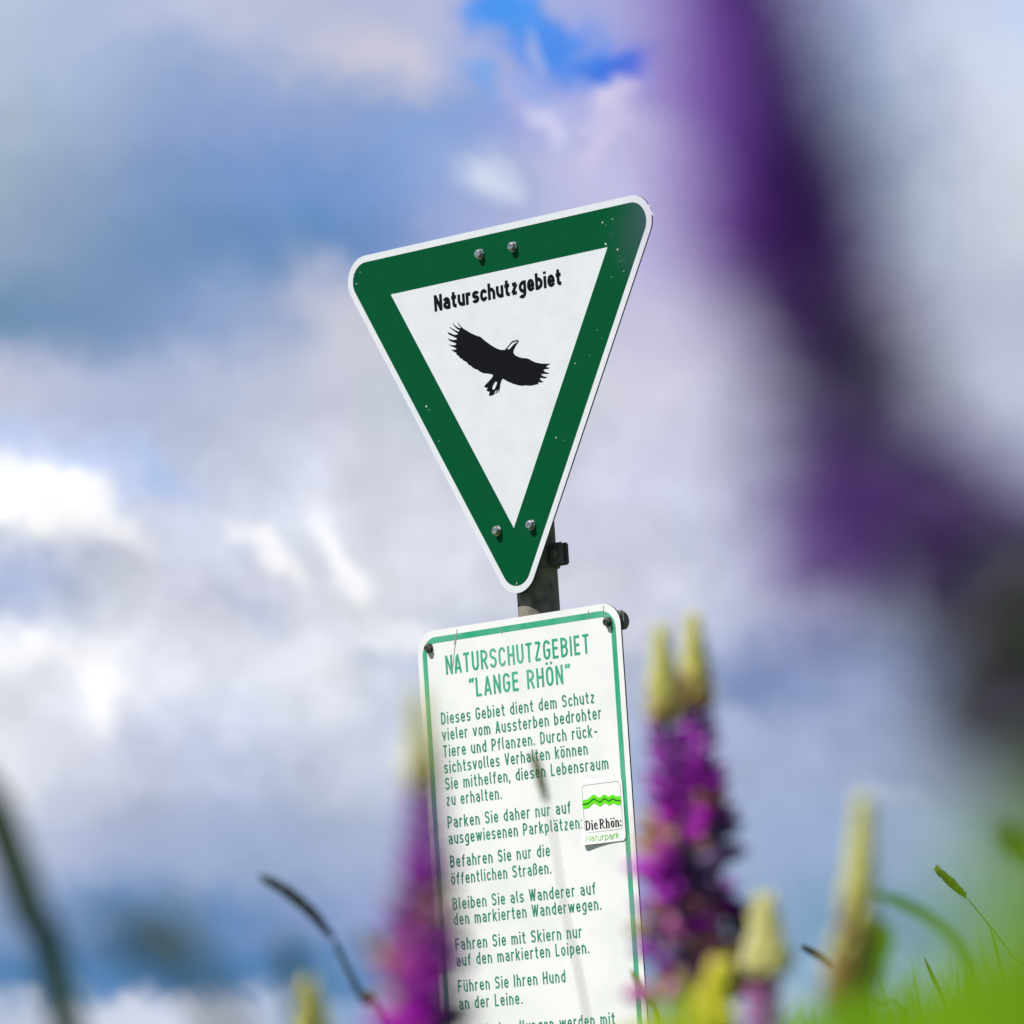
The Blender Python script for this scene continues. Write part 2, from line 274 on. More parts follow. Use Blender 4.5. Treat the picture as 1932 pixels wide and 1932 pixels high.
def glyphs(S,w,W,xh):
    e=S/2; L=e; Rr=L+w; X=xh-e; T=1-e; m=L+w/2; RW=L+W; mw=L+W/2; G={}
    dots=lambda x0,x1,y:[[(x0,y),(x0,y+S*.9)],[(x1,y),(x1,y+S*.9)]]
    def g(c,adv,*s): G[c]=(adv+S,[fil(list(p),.26) for p in s])
    bowl=[(L,X),(Rr,X,1),(Rr,e,1),(L,e)]
    lb=[(Rr,X),(L,X,1),(L,e,1),(Rr,e)]
    g('a',w,[(L,X-.10),(L,X,1),(Rr,X,1),(Rr,0)],[(Rr,.43),(L,.43,1),(L,e,1),(Rr,e)])
    g('b',w,[(L,0),(L,1)],bowl); g('c',w*.92,[(Rr-.02,X-.15),(Rr-.02,X,1),(L,X,1),(L,e,1),(Rr-.02,e,1),(Rr-.02,e+.15)])
    g('d',w,[(Rr,0),(Rr,1)],lb); g('e',w,[(L,.36),(Rr,.36),(Rr,X,1),(L,X,1),(L,e,1),(Rr,e,1),(Rr,e+.12)])
    g('f',.20,[(L+.22+e*.4,T),(L+.07,T,1),(L+.07,0)],[(L-.02-e*.6,X),(L+.20+e*.5,X)])
    g('g',w,lb,[(Rr,xh),(Rr,-.2,1),(L,-.2,1),(L,-.13)])
    g('h',w,[(L,0),(L,1)],[(L,X),(Rr,X,1),(Rr,0)]); g('i',0,[(L,0),(L,xh)],[(L,1-min(S*.95,.15)),(L,1)])
    g('k',w,[(L,0),(L,1)],[(L,.27),(Rr,xh)],[(L+w*.30,.42),(Rr+.02,0)]); g('l',w*.18,[(L,1),(L,e,1),(L+w*.34,e)])
    g('m',w*1.75,[(L,0),(L,xh)],[(L,X),(L+w*.87,X,1),(L+w*.87,0)],[(L+w*.87,X-.0),(L+w*1.75,X,1),(L+w*1.75,0)])
    g('n',w,[(L,0),(L,xh)],[(L,X),(Rr,X,1),(Rr,0)]); g('o',w,[(m,X),(Rr,X,1),(Rr,e,1),(L,e,1),(L,X,1),(m,X)])
    g('p',w,[(L,-.24),(L,xh)],bowl); g('r',w*.62,[(L,0),(L,xh)],[(L,X-.05),(L+.07,X,1),(L+w*.75,X)])
    g('s',w*.95,[(Rr-.02,X-.09),(Rr-.02,X,1),(L,X,1),(L,xh/2,1),(Rr-.02,xh/2,1),(Rr-.02,e,1),(L,e,1),(L,e+.09)])
    g('t',.21,[(L+.08,.95),(L+.08,e,.45),(L+.22+e*.6,e)],[(L-.02-e*.6,X),(L+.21+e*.6,X)])
    g('u',w,[(Rr,xh),(Rr,0)],[(L,xh),(L,e,1),(Rr,e)]); g('v',w,[(L-.02,xh),(m,.03),(Rr+.02,xh)])
    g('w',w*1.7,[(L-.02,xh),(L+w*.43,.03),(L+w*.86,xh-.03),(L+w*1.29,.03),(L+w*1.74,xh)]); g('z',w*.9,[(L,X),(Rr-.03,X),(L,e),(Rr-.02,e)])
    for b,c in (('a','ä'),('o','ö'),('u','ü')): a,s=G[b]; G[c]=(a,s+dots(L+.02,Rr-.02,xh+.11))
    g('ß',w,[(L,0),(L,T,1),(Rr-.02,T,1),(Rr-.02,.58,1),(m,.58)],[(m,.58),(Rr,.58,1),(Rr,e,1),(m-.02,e)])
    g('A',W,[(L-.02,0),(mw,.98),(RW+.02,0)],[(L+W*.16,.27),(RW-W*.16,.27)])
    g('B',W,[(L,0),(L,1)],[(L,T),(RW-.02,T,1),(RW-.02,.53,1),(L,.53)],[(mw,.53),(RW,.53,1),(RW,e,1),(L,e)])
    g('D',W,[(L,0),(L,1)],[(L,T),(RW,T,1),(RW,e,1),(L,e)]); g('E',W*.86,[(L,0),(L,1)],[(L,T),(L+W*.95,T)],[(L,.52),(L+W*.86,.52)],[(L,e),(L+W*.95,e)])
    g('F',W*.84,[(L,0),(L,1)],[(L,T),(L+W*.95,T)],[(L,.5),(L+W*.85,.5)]); g('G',W,[(RW,.76),(RW,T,1),(L,T,1),(L,e,1),(RW,e,1),(RW,.48),(mw,.48)])
    g('H',W,[(L,0),(L,1)],[(RW,0),(RW,1)],[(L,.52),(RW,.52)]); g('I',0,[(L,0),(L,1)]); g('L',W*.8,[(L,1),(L,e),(L+W*.9,e)])
    g('N',W,[(L,0),(L,1)],[(L,.96),(RW,.04)],[(RW,0),(RW,1)]); g('O',W,[(mw,T),(RW,T,1),(RW,e,1),(L,e,1),(L,T,1),(mw,T)])
    g('P',W,[(L,0),(L,1)],[(L,T),(RW,T,1),(RW,.43,1),(L,.43)]); g('R',W,[(L,0),(L,1)],[(L,T),(RW,T,1),(RW,.46,1),(L,.46)],[(L+W*.5,.46),(RW+.02,0)])
    g('S',W,[(RW,.78),(RW,T,1),(L,T,1),(L,.52,1),(RW,.52,1),(RW,e,1),(L,e,1),(L,.22)])
    g('C',W,[(RW,.72),(RW,T,1),(L,T,1),(L,e,1),(RW,e,1),(RW,.28)])
    g('T',W*.95,[(L-.05,T),(RW+.03,T)],[(mw-.01,T),(mw-.01,0)]); g('U',W,[(L,1),(L,e,1),(RW,e,1),(RW,1)]); g('V',W,[(L-.02,1),(mw,.02),(RW+.02,1)])
    g('W',W*1.6,[(L-.02,1),(L+W*.4,.02),(L+W*.8,.97),(L+W*1.2,.02),(L+W*1.62,1)]); g('Z',W*.95,[(L,T),(RW-.02,T),(L,e),(RW-.01,e)])
    a,s=G['O']; G['Ö']=(a,s+dots(L+.03,RW-.03,1.11))
    g('.',0,[(L,0),(L,S*1.05)]); g(',',0,[(L,S),(L-.05,-.14)]); g(':',0,[(L,0),(L,S*1.05)],[(L,xh-S*1.05),(L,xh)]); g('-',w*.8,[(L,.40),(Rr-.02,.40)])
    g('\u201d',.16,[(L+.06,1.0),(L-.02,.78)],[(L+.24,1.0),(L+.16,.78)])
    G[' ']=(w*1.0,[])
    return G
def write(mb,text,s0,s1,t,cap,G,S,gap,d=.0002,mi=0,nib=None,warp=None,serif=None):
    x=0; place=[]
    for c in text:
        a,st=G[c]; place.append((x,st,c)); x+=a+(gap if c!=' ' else gap*.6)
    k=(s1-s0)/(x-gap)
    for x0,st,c in place:
        for j,p in enumerate(st):
            q=[(s0+(x0+px)*k,t+py*cap) for px,py in p]
            # pen width scaled separately across and up
            if nib: ribbon(mb,q,0,d+j*.00003,mi,nib=(nib[0]*k,nib[1]*cap),warp=warp)
            else: ribbon(mb,q,S*(k+cap)/2,d+j*.00003,mi,warp=warp)
# ------------------------------------------------------------------ the signs
OX,OY,OZ=.0011,7.3962,EYE.z+1.2857
O=Vector((OX,OY,OZ))
SIDE=.63; HT=SIDE*math.sqrt(3)/2
def local(parent_t): return None
def bolt(parent,s,t,r,h,mat,name='bolt',d0=0.0,washer=True):
    mb=MB()
    if washer: mb.tube([front((s,t),d0+.0003),front((s,t),d0+.0018)],r*1.18,18)
    n=6; rot=random.random()
    for a,b,k in ((d0+.0018,d0+h*.75,1),(d0+h*.75,d0+h,.86)):
        pass
    prof=[(d0+.0012,r*.92),(d0+h*.78,r*.92),(d0+h,r*.74),(d0+h+.0001,r*.30),(d0+h-.0012,r*.24)]
    V=[];Fc=[]
    for dd,rr in prof:
        for k in range(12):
            w=2*math.pi*k/12+rot; hex_=1/max(abs(math.cos(((w-rot+math.pi/6)%(math.pi/3))-math.pi/6)),.1) if rr>r*.8 else 1.0
            V.append(front((s+rr*min(hex_,1.12)*math.cos(w),t+rr*min(hex_,1.12)*math.sin(w)),dd))
    for i in range(len(prof)-1):
        for k in range(12): Fc.append((i*12+k,i*12+(k+1)%12,(i+1)*12+(k+1)%12,(i+1)*12+k))
    Fc.append(tuple(range((len(prof)-1)*12,len(prof)*12)))
    mb.add(V,Fc); return mb.build(name,mat,parent,smooth=False)
# --- triangular reserve sign
tri=thing('triangular_sign','triangular white sign with green border and black flying eagle, above the text board','sign',O+Vector((0,0,0)),-YAW)
out=[(-SIDE/2,0),(0,-HT),(SIDE/2,0)]
def inset(pts,d):
    c=Vector((0,-HT/3)); k=1-d/(HT/3); return [tuple(c+(Vector(p)-c)*k) for p in pts]
plate('sign_plate',rounded(out,.036,14),.0026,[M['white'],M['dark']],tri)
def polar(outline,angs,c):
    res=[]
    for a in angs:
        d=Vector((math.cos(a),math.sin(a))); best=None
        for i in range(len(outline)):
            p=Vector(outline[i])-c; q=Vector(outline[(i+1)%len(outline)])-c; e=q-p
            den=d.x*e.y-d.y*e.x
            if abs(den)<1e-12: continue
            tt=(p.x*e.y-p.y*e.x)/den; uu=(p.x*d.y-p.y*d.x)/den
            if tt>0 and -1e-6<=uu<=1+1e-6: best=tt
        res.append(tuple(c+d*best))
    return res
c0=Vector((0,-HT/3)); go=rounded(inset(out,.0095),.027,14); gi=inset(out,(1-.6545)*HT/3)
angs=sorted({round(math.atan2(p[1]-c0.y,p[0]-c0.x),6) for p in go+gi})
mb=MB(); ring(polar(go,angs,c0),polar(gi,angs,c0),.00012,mb); mb.build('green_border',M['green'],tri,False)
G1=glyphs(.210,.33,.39,.735)
mb=MB(); write(mb,'Naturschutzgebiet',-.1235,.1185,-.1005,.0232,G1,.210,.05); mb.build('lettering',M['black'],tri,False)
def poly_with_holes(name,outer,holes,d,mat,parent):
    cu=bpy.data.curves.new(name,'CURVE'); cu.dimensions='2D'; cu.fill_mode='FRONT'
    for lp in [outer]+holes:
        sp=cu.splines.new('POLY'); sp.points.add(len(lp)-1); sp.use_cyclic_u=True
        for p,q in zip(sp.points,lp): p.co=(q[0]/1000,q[1]/1000,0,1)
    t=bpy.data.objects.new(name,cu); C.objects.link(t); dg=bpy.context.evaluated_depsgraph_get()
    me=bpy.data.meshes.new_from_object(t.evaluated_get(dg)); bpy.data.objects.remove(t)
    for v in me.vertices: v.co=front((v.co.x,v.co.y),d)
    me.materials.clear(); me.materials.append(mat); o=bpy.data.objects.new(name,me); C.objects.link(o); o.parent=parent; return o
poly_with_holes('bird_emblem',EG,[EH,ET],.0002,M['black'],tri)
for s,t in ((-.0315,-.0345),(.0315,-.0345),(-.0325,-.420),(.0315,-.420)): bolt(tri,s+.0025,t,(.0062),.0078,M['bolt'],d0=.0002)
# worn places: chips in the green film
mb=MB(); rnd=random.Random(3)
def chip(s,t,r):
    if s*.866+abs(t)*.5>.255 or -s*.866+abs(t)*.5>.255 or t>-.016: return
    n=rnd.randint(5,8); a0=rnd.random()*6
    V=[front((s+r*rnd.uniform(.4,1.1)*math.cos(a0+6.283*k/n),t+r*rnd.uniform(.4,1.3)*math.sin(a0+6.283*k/n)),.0003) for k in range(n)]
    mb.add(V,[tuple(range(n))])
for cx,cy,sp,n in ((.205,-.045,.010,9),(.232,-.098,.011,12),(.285,-.028,.008,5),(-.135,-.283,.005,4),(-.150,-.235,.004,3),(0,-.49,.014,7),(-.275,-.02,.012,8),(.05,-.43,.05,6),(.17,-.19,.03,12),(-.2,-.12,.03,6),(0,-.03,.2,16),(.12,-.3,.03,8)):
    for _ in range((n*2)//3): chip(cx+rnd.gauss(0,sp),cy+rnd.gauss(0,sp),rnd.uniform(.0004,.0011)*(1.7 if sp<.0125 and n<13 and rnd.random()<.3 else 1))
mb.add([front(p,.0003) for p in ((.281,-.020),(.286,-.017),(.2885,-.026),(.2935,-.034),(.289,-.033),(.284,-.027))],[tuple(range(6))])
mb.build('wear_marking',M['white'],tri,False)
# --- text board
info=thing('text_board','tall white notice board with green German text and green edge stripe','sign',O,-YAW)
b0,b1,tt0,tt1=-.1975,.1838,-.5425,-1.185
box=lambda d:[(b0+d,tt0-d),(b0+d,tt1+d),(b1-d,tt1+d),(b1-d,tt0-d)]
plate('board_plate',rounded(box(0),.031,10),.0025,[M['board'],M['dark']],info)
mb=MB(); ring(rounded(box(.0092),.026,10),rounded(box(.0178),.0175,10),.00012,mb); mb.build('border_stripe',M['print'],info,False)
GH=glyphs(.138,.32,.36,.72); GB=glyphs(.138,.315,.36,.73)
mb=MB()
write(mb,'NATURSCHUTZGEBIET',-.1452,.1248,-.6063,.0268,GH,.138,.15); write(mb,'\u201dLANGE RHÖN\u201d',-.103,.0855,-.6425,.0265,GH,.138,.15)
mb.build('lettering',M['print'],info,False)
mb=MB()
for tx,e,t in (('Dieses Gebiet dient dem Schutz',.1275,-.6741),('vieler vom Aussterben bedrohter',.1383,-.6966),('Tiere und Pflanzen. Durch rück-',.1290,-.7197),('sichtsvolles Verhalten können',.109,-.742),('Sie mithelfen, diesen Lebensraum',.1449,-.7648),('zu erhalten.',-.0550,-.7869),
  ('Parken Sie daher nur auf',.0712,-.8178),('ausgewiesenen Parkplätzen:',.0903,-.8402),('Befahren Sie nur die',.0277,-.8723),('öffentlichen Straßen.',.0280,-.8960),('Bleiben Sie als Wanderer auf',.1066,-.9306),('den markierten Wanderwegen.',.115,-.9519),
  ('Fahren Sie mit Skiern nur',.0766,-.9865),('auf den markierten Loipen.',.0878,-1.0084),('Führen Sie Ihren Hund',.0411,-1.044),('an der Leine.',-.0410,-1.0678),('Zuwiderhandlungen werden mit',.1262,-1.1065)):
    write(mb,tx,-.1605,e,t,.0168,GB,.138,.165)
mb.build('lettering',M['textgreen'],info,False)
for s,t in ((-.1738,-.566),(.1622,-.568)): bolt(info,s,t,.0058,.0072,M['steel'],'screw')
for pts,w in ((((-.1195,-.5455),(-.1215,-.558),(-.127,-.575),(-.130,-.590),(-.1335,-.602)),.0009),(((.1275,-.548),(.1245,-.560)),.0010),(((.1555,-.5445),(.1535,-.560)),.0010),(((-.1245,-.583),(-.1275,-.600)),.0016),(((-.034,-.556),(-.035,-.562)),.0008),(((-.124,-.560),(-.1262,-.566)),.0011)):
    mb=MB(); ribbon(mb,pts,w,.0005); mb.build('scratch',M['scratch'],info,False)
# sticker, its lower left corner curling off the board
def curl(s,t,d):
    a=max(0,((.150-s)/.06))*max(0,((-.842-t)/.021)); l=.0052*min(a,1.4)**1.6
    return (s,-(d+.0012+l),t)
st=[(.0905,-.7782),(.0905,-.8632),(.1685,-.8632),(.1685,-.7782)]
ol=rounded(st,.0065,8); ns,ntt=26,34
mbs=MB(); V=[];Fc=[];Mi=[]
def clampr(s,t):      # keep the grid inside the rounded outline
    cx=min(max(s,.0905+.0065),.1685-.0065); cy=min(max(t,-.8632+.0065),-.7782-.0065); v=Vector((s-cx,t-cy))
    if v.length>.0065: v=v.normalized()*.0065
    return cx+v.x,cy+v.y
for i in range(ntt+1):
    for j in range(ns+1):
        s,t=clampr(.0905+.078*j/ns,-.7782-.085*i/ntt); V.append(curl(s,t,0))
for i in range(ntt):
    for j in range(ns): Fc.append((i*(ns+1)+j,(i+1)*(ns+1)+j,(i+1)*(ns+1)+j+1,i*(ns+1)+j+1))
mbs.add(V,Fc); stk=mbs.build('sticker',M['sticker'],info,True)
zz=[(.0945,-.8083),(.1045,-.8083),(.1157,-.8022),(.1262,-.8084),(.1349,-.8036),(.1432,-.8087),(.1493,-.8053),(.1572,-.8091),(.1642,-.8093)]
fr=[(.0952,-.7828),(.0952,-.8470),(.1645,-.8470),(.1645,-.7828)]
mb=MB()
fl=rounded(fr,.005,6); fl=fl+[fl[0]]
ribbon(mb,fl,.0005,.0003,0,warp=curl)
def zig(d,w,mi):
    # band of constant height that follows the ridge line
    P=fil([(zz[0][0],zz[0][1])]+[(p[0],p[1],1) for p in zz[1:-1]]+[zz[-1]],.0022); n=len(P)
    V=[curl(p[0],p[1]+w/2,d) for p in P]+[curl(p[0],p[1]-w/2,d) for p in P]; mb.add(V,[(i,i+n,i+n+1,i+1) for i in range(n-1)],mi)
zig(.00035,.0118,1); zig(.00055,.0019,2)
mb.build('logo',[M['hair'],M['lime'],M['deepgreen']],stk,False)
# serif face for the name, light grotesque for the line below
def serif_glyphs():
    G={}; 
    def g(c,a,*s): G[c]=(a,[fil(list(p),.3) for p in s])
    sf=lambda x,y,l=.13:[(x-l,y),(x+l,y)]
    b,t,x=.03,.97,.66
    g('D',.72,[(.16,0),(.16,1)],[(.03,t),(.30,t),(.58,t,1.3),(.58,b,1.3),(.30,b),(.03,b)])
    g('i',.32,[(.16,0),(.16,.68)],sf(.16,b),[(.04,x),(.16,x)],[(.16,.86),(.16,1.0)])
    g('e',.50,[(.09,.38),(.43,.38),(.43,x,1),(.11,x,1),(.11,b,1),(.43,b,.8),(.45,.16)])
    g('R',.76,[(.16,0),(.16,1)],[(.03,t),(.30,t),(.54,t,1),(.54,.5,1),(.20,.5)],[(.34,.5),(.62,.0),(.74,b)],sf(.16,b))
    g('h',.62,[(.14,0),(.14,1)],[(.03,t),(.14,t)],[(.14,.55),(.22,x,1),(.46,x,1),(.46,0)],sf(.14,b,.12),sf(.46,b,.12))
    g('ö',.52,[(.26,x),(.43,x,1),(.43,b,1),(.11,b,1),(.11,x,1),(.26,x)],[(.10,.86),(.10,.99)],[(.42,.86),(.42,.99)])
    g('n',.62,[(.14,0),(.14,.69)],[(.03,x),(.14,x)],[(.14,.53),(.22,x,1),(.46,x,1),(.46,0)],sf(.14,b,.12),sf(.46,b,.12))
    g(':',.18,[(.09,.04),(.09,.20)],[(.09,.48),(.09,.64)]); g(' ',.15,)
    return G
mb=MB(); write(mb,'Die Rhön:',.0966,.1625,-.8435,.0128,serif_glyphs(),0,.05,d=.0005,mi=0,nib=(.075,.034),warp=curl)
write(mb,'Naturpark',.0990,.1572,-.8590,.0088,glyphs(.085,.44,.52,.72),.085,.13,d=.0005,mi=1,warp=curl)
mb.build('lettering',[M['black'],M['limetext']],stk,False)
# --- post with clamps
post=thing('sign_post','dark weathered round post carrying the triangular sign and the text board','post',(OX,OY,0),-YAW)
PY=.040; PR=.0290
GZ=.12
mb=MB(); mb.tube([(0,PY,GZ-.3-0),(0,PY,.4),(0,PY,OZ-.5),(0,PY,OZ-.03)],PR,28); mb.build('pole',M['post'],post)
def boxmesh(mb,c,h,mi=0,bev=.002):
    bm=bmesh.new(); bmesh.ops.create_cube(bm,size=1); 
    for v in bm.verts: v.co=Vector((c[0]+v.co.x*2*h[0],c[1]+v.co.y*2*h[1],c[2]+v.co.z*2*h[2]))
    bmesh.ops.bevel(bm,geom=bm.edges[:],offset=bev,segments=2,affect='EDGES'); bm.verts.index_update()
    mb.add([v.co[:] for v in bm.verts],[tuple(v.index for v in f.verts) for f in bm.faces],mi); bm.free()
for t,hh in ((-.460,.0155),(-.075,.0155)):
    z=OZ+t; mb=MB()
    V=[];Fc=[]; n=32
    for zz_ in (z-hh,z+hh):
        for rr in (PR+.0004,PR+.0040):
            for k in range(n): w=6.2832*k/n; V.append((rr*math.cos(w),PY+rr*math.sin(w),zz_))
    for k in range(n):
        q=(k+1)%n; Fc+=[(n+k,n+q,3*n+q,3*n+k),(k,n+k,n+q,q)[::-1],(2*n+k,3*n+k,3*n+q,2*n+q)]
    mb.add(V,Fc)
    for sx in (-1,1):
        boxmesh(mb,(sx*.0455,PY-.0075,z),(.0135,.0022,hh)); boxmesh(mb,(sx*.0440,PY+.0050,z),(.0130,.0022,hh))
    cl=mb.build('clamp',M['clamp'],post,False)
    for sx in (-1,1):
        b=bolt(cl,sx*.0455,z,.0062,.0055,M['clamp'],'clamp_bolt',d0=-(PY-.0098),washer=True)
for t in (-.4200,-.0345):
    mb=MB(); boxmesh(mb,(0,.0065,OZ+t),(.050 if t<-.3 else .06,.0032,.011)); mb.build('mounting_rail',M['clamp'],post,False)
for t in (-.567,-1.13):
    mb=MB(); boxmesh(mb,(-.006,.0075,OZ+t),(.1905,.0042,.0130),bev=.003)
    for e in (-.186,.166): mb.tube([(e-.001,.0165,OZ+t),(e+.008,.0165,OZ+t)],.0125,20)
    mb.build('mounting_rail',M['clamp'],post,False)
    mb=MB(); mb.tube([(0,PY,OZ+t-.014),(0,PY,OZ+t+.014)],PR+.004,24); mb.build('clamp',M['clamp'],post)
# ------------------------------------------------------------------ ground
def ground_h(x,y):
    h=.16*(1-math.exp(-max(y,0)**2/18))+.10*max(0,min(1,(x-.2)/2.5))*math.exp(-((y-6)/4)**2)
    r=math.hypot(x,y-5)
    
    return h-0.0+.02*math.sin(x*2.1+y)*math.exp(-r/30)-.0125*max(0,r-9)
def build_ground():
    rs=[0,.4,.8,1.2,1.8,2.4,3,3.6,4.2,4.8,5.4,6,6.5,7,7.5,8,8.5,9,9.7,10.5,12,15,20,30,50,90,180,400,900,2000,4500]; n=120; V=[(0,5,ground_h(0,5))];Fc=[]
    for r in rs[1:]:
        for k in range(n):
            w=6.28318*k/n; x,y=r*math.cos(w),5+r*math.sin(w); V.append((x,y,ground_h(x,y) if r<400 else -5))
    for k in range(n): Fc.append((0,1+k,1+(k+1)%n))
    for i in range(len(rs)-2):
        for k in range(n): a=1+i*n; Fc.append((a+k,a+n+k,a+n+(k+1)%n,a+(k+1)%n))
    g=mesh_obj('ground',V,Fc,material('meadow_soil',(.050,.075,.022),.9,.15,noise=(3,(.085,.09,.04),.35,.65,8)),smooth=True); g['kind']='structure'; g['label']='green meadow ground under the lupines'
build_ground()
for o in (post,): o.location.z=0
def at(px,py,Y): return EYE+(fw+rt*((px-966)/(F*.75469))+up*((966-py)/(F*.75469)))*Y
PXM=lambda Y: F*.75469/Y
# ------------------------------------------------------------------ plants
def leafmat(n,c,t=.35,**k): return material(n,c,.5,.35,trans=t,**k)
M['petal']=leafmat('purple_petal',(.70,.030,.78),.4); M['violet']=leafmat('dark_violet_petal',(.34,.008,.44),.35); M['pink']=leafmat('pinkish_petal',(.66,.25,.56),.4)
M['tan']=leafmat('faded_petal',(.55,.36,.24),.35); M['bud']=leafmat('yellow_green_bud',(.93,.88,.36),.42); M['cream']=leafmat('cream_bud',(.93,.87,.45),.45)
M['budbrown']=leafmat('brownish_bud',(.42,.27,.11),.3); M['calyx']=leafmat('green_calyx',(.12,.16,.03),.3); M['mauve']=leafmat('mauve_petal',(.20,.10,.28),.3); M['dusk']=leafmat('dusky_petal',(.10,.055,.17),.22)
M['nearviolet']=leafmat('near_violet_petal',(.21,.028,.42),.36); M['nearsunlit']=leafmat('near_sunlit_petal',(.44,.22,.74),.4); M['nearblue']=leafmat('near_slate_petal',(.20,.165,.31),.32)  # the paler lilac is near violet with sunlight put into its colour
M['yellow']=leafmat('bright_yellow_bud',(.93,.86,.10),.42)
M['stem']=leafmat('stem_green',(.12,.17,.03),.15); M['leaf']=leafmat('lupine_leaf',(.11,.20,.015),.4); M['yleaf']=leafmat('yellow_leaf',(.42,.45,.02),.4)
M['grass']=leafmat('grass_green',(.18,.40,.004),.5); M['grassdark']=leafmat('grass_dark',(.050,.085,.050),.3); M['grasslime']=leafmat('grass_lime',(.30,.50,.003),.5)
M['seed']=material('seed_head_green',(.13,.18,.015),.8,.2); M['seeddark']=material('seed_head_dark',(.050,.062,.040),.9,.1); M['straw']=leafmat('pale_stalk',(.42,.46,.30),.3)
def smooth_path(pts,n):
    P=[Vector(p) for p in pts]; P=[P[0]*2-P[1]]+P+[P[-1]*2-P[-2]]; out=[]
    k=len(P)-3
    for j in range(n+1):
        s=min(j/n*k,k-1e-6); i=int(s); t=s-i; a,b,c,d=P[i:i+4]
        out.append(.5*((2*b)+(c-a)*t+(2*a-5*b+4*c-d)*t*t+(3*b-a-3*c+d)*t**3))
    return out
def frame_of(axis):
    a=axis.normalized(); x=a.orthogonal().normalized(); return a,x,a.cross(x)
def floret(mb,base,outv,upv,L,mats,rnd):
    """pea flower: inflated keel and wings pointing out, and a standard bent up behind them"""
    o=outv.normalized(); u=(upv-o*upv.dot(o)).normalized(); s=o.cross(u)
    ped=base+o*L*.30
    mb.tube([base,ped],[L*.045,L*.05],4,3,cap=False)
    V=[];Fc=[]; prof=[(0,.05),(.12,.17),(.35,.25),(.6,.23),(.82,.13),(1,.02)]; n=7
    for k,(a,r) in enumerate(prof):
        c=ped+o*L*a*.85+u*L*(.10*math.sin(a*3.0)+.10*a*a)
        for j in range(n):
            w=6.2832*j/n; V.append(c+(s*math.cos(w)*.72+u*math.sin(w))*r*L)
    for i in range(len(prof)-1):
        for j in range(n): Fc.append((i*n+j,i*n+(j+1)%n,(i+1)*n+(j+1)%n,(i+1)*n+j))
    mb.add(V,Fc,mats[0])
    V=[];Fc=[]
    for i in range(4):
        a=i/3
        for j in range(5):
            b=(j-2)/2; wdt=L*.36*math.sin(.5+a*2.3)
            V.append(ped+o*L*(.10+.12*a-.22*a*a-.12*abs(b))+u*L*(.14+.62*a)+s*b*wdt)
    for i in range(3):
        for j in range(4): Fc.append((i*5+j,i*5+j+1,(i+1)*5+j+1,(i+1)*5+j))
    mb.add(V,Fc,mats[1])
def budlet(mb,base,outv,L,r,mi):
    d=outv.normalized(); a,x,y=frame_of(d); V=[];Fc=[]; n=6; prof=[(0,.3),(.25,.85),(.55,1),(.82,.6),(1,.08)]
    for p,q in prof:
        for j in range(n): w=6.2832*j/n; V.append(base+d*L*p+(x*math.cos(w)+y*math.sin(w))*r*q)
    for i in range(len(prof)-1):
        for j in range(n): Fc.append((i*n+j,i*n+(j+1)%n,(i+1)*n+(j+1)%n,(i+1)*n+j))
    mb.add(V,Fc,mi)
def palmate(mb,base,direc,upv,L,nl,rnd):
    d=direc.normalized(); hub=base+d*L*.9
    mb.tube(smooth_path([base,base+d*L*.45+upv*L*.05,hub],6),[.0016]*7,5)
    u=(upv*.8+d*.5).normalized(); x=u.orthogonal().normalized(); y=u.cross(x)
    for k in range(nl):
        w=6.2832*k/nl+rnd.uniform(-.1,.1); o=(x*math.cos(w)+y*math.sin(w)+u*rnd.uniform(.15,.5)).normalized(); s=u.cross(o).normalized(); l=L*rnd.uniform(.6,.8)
        V=[];Fc=[]
        for i in range(7):
            a=i/6; c=hub+o*l*a-u*l*.22*a*a; wd=l*.125*math.sin(min(1,a*1.05+.06)*math.pi)**.8+.0003
            V+=[c-s*wd+u*wd*.5,c,c+s*wd+u*wd*.5]
        for i in range(6): Fc+=[(3*i,3*i+1,3*i+4,3*i+3),(3*i+1,3*i+2,3*i+5,3*i+4)]
        mb.add(V,Fc)
PMATS=lambda:[M[k] for k in('petal','violet','pink','calyx','tan','bud','cream','budbrown','mauve','dusk','nearviolet','nearsunlit','nearblue','yellow')]
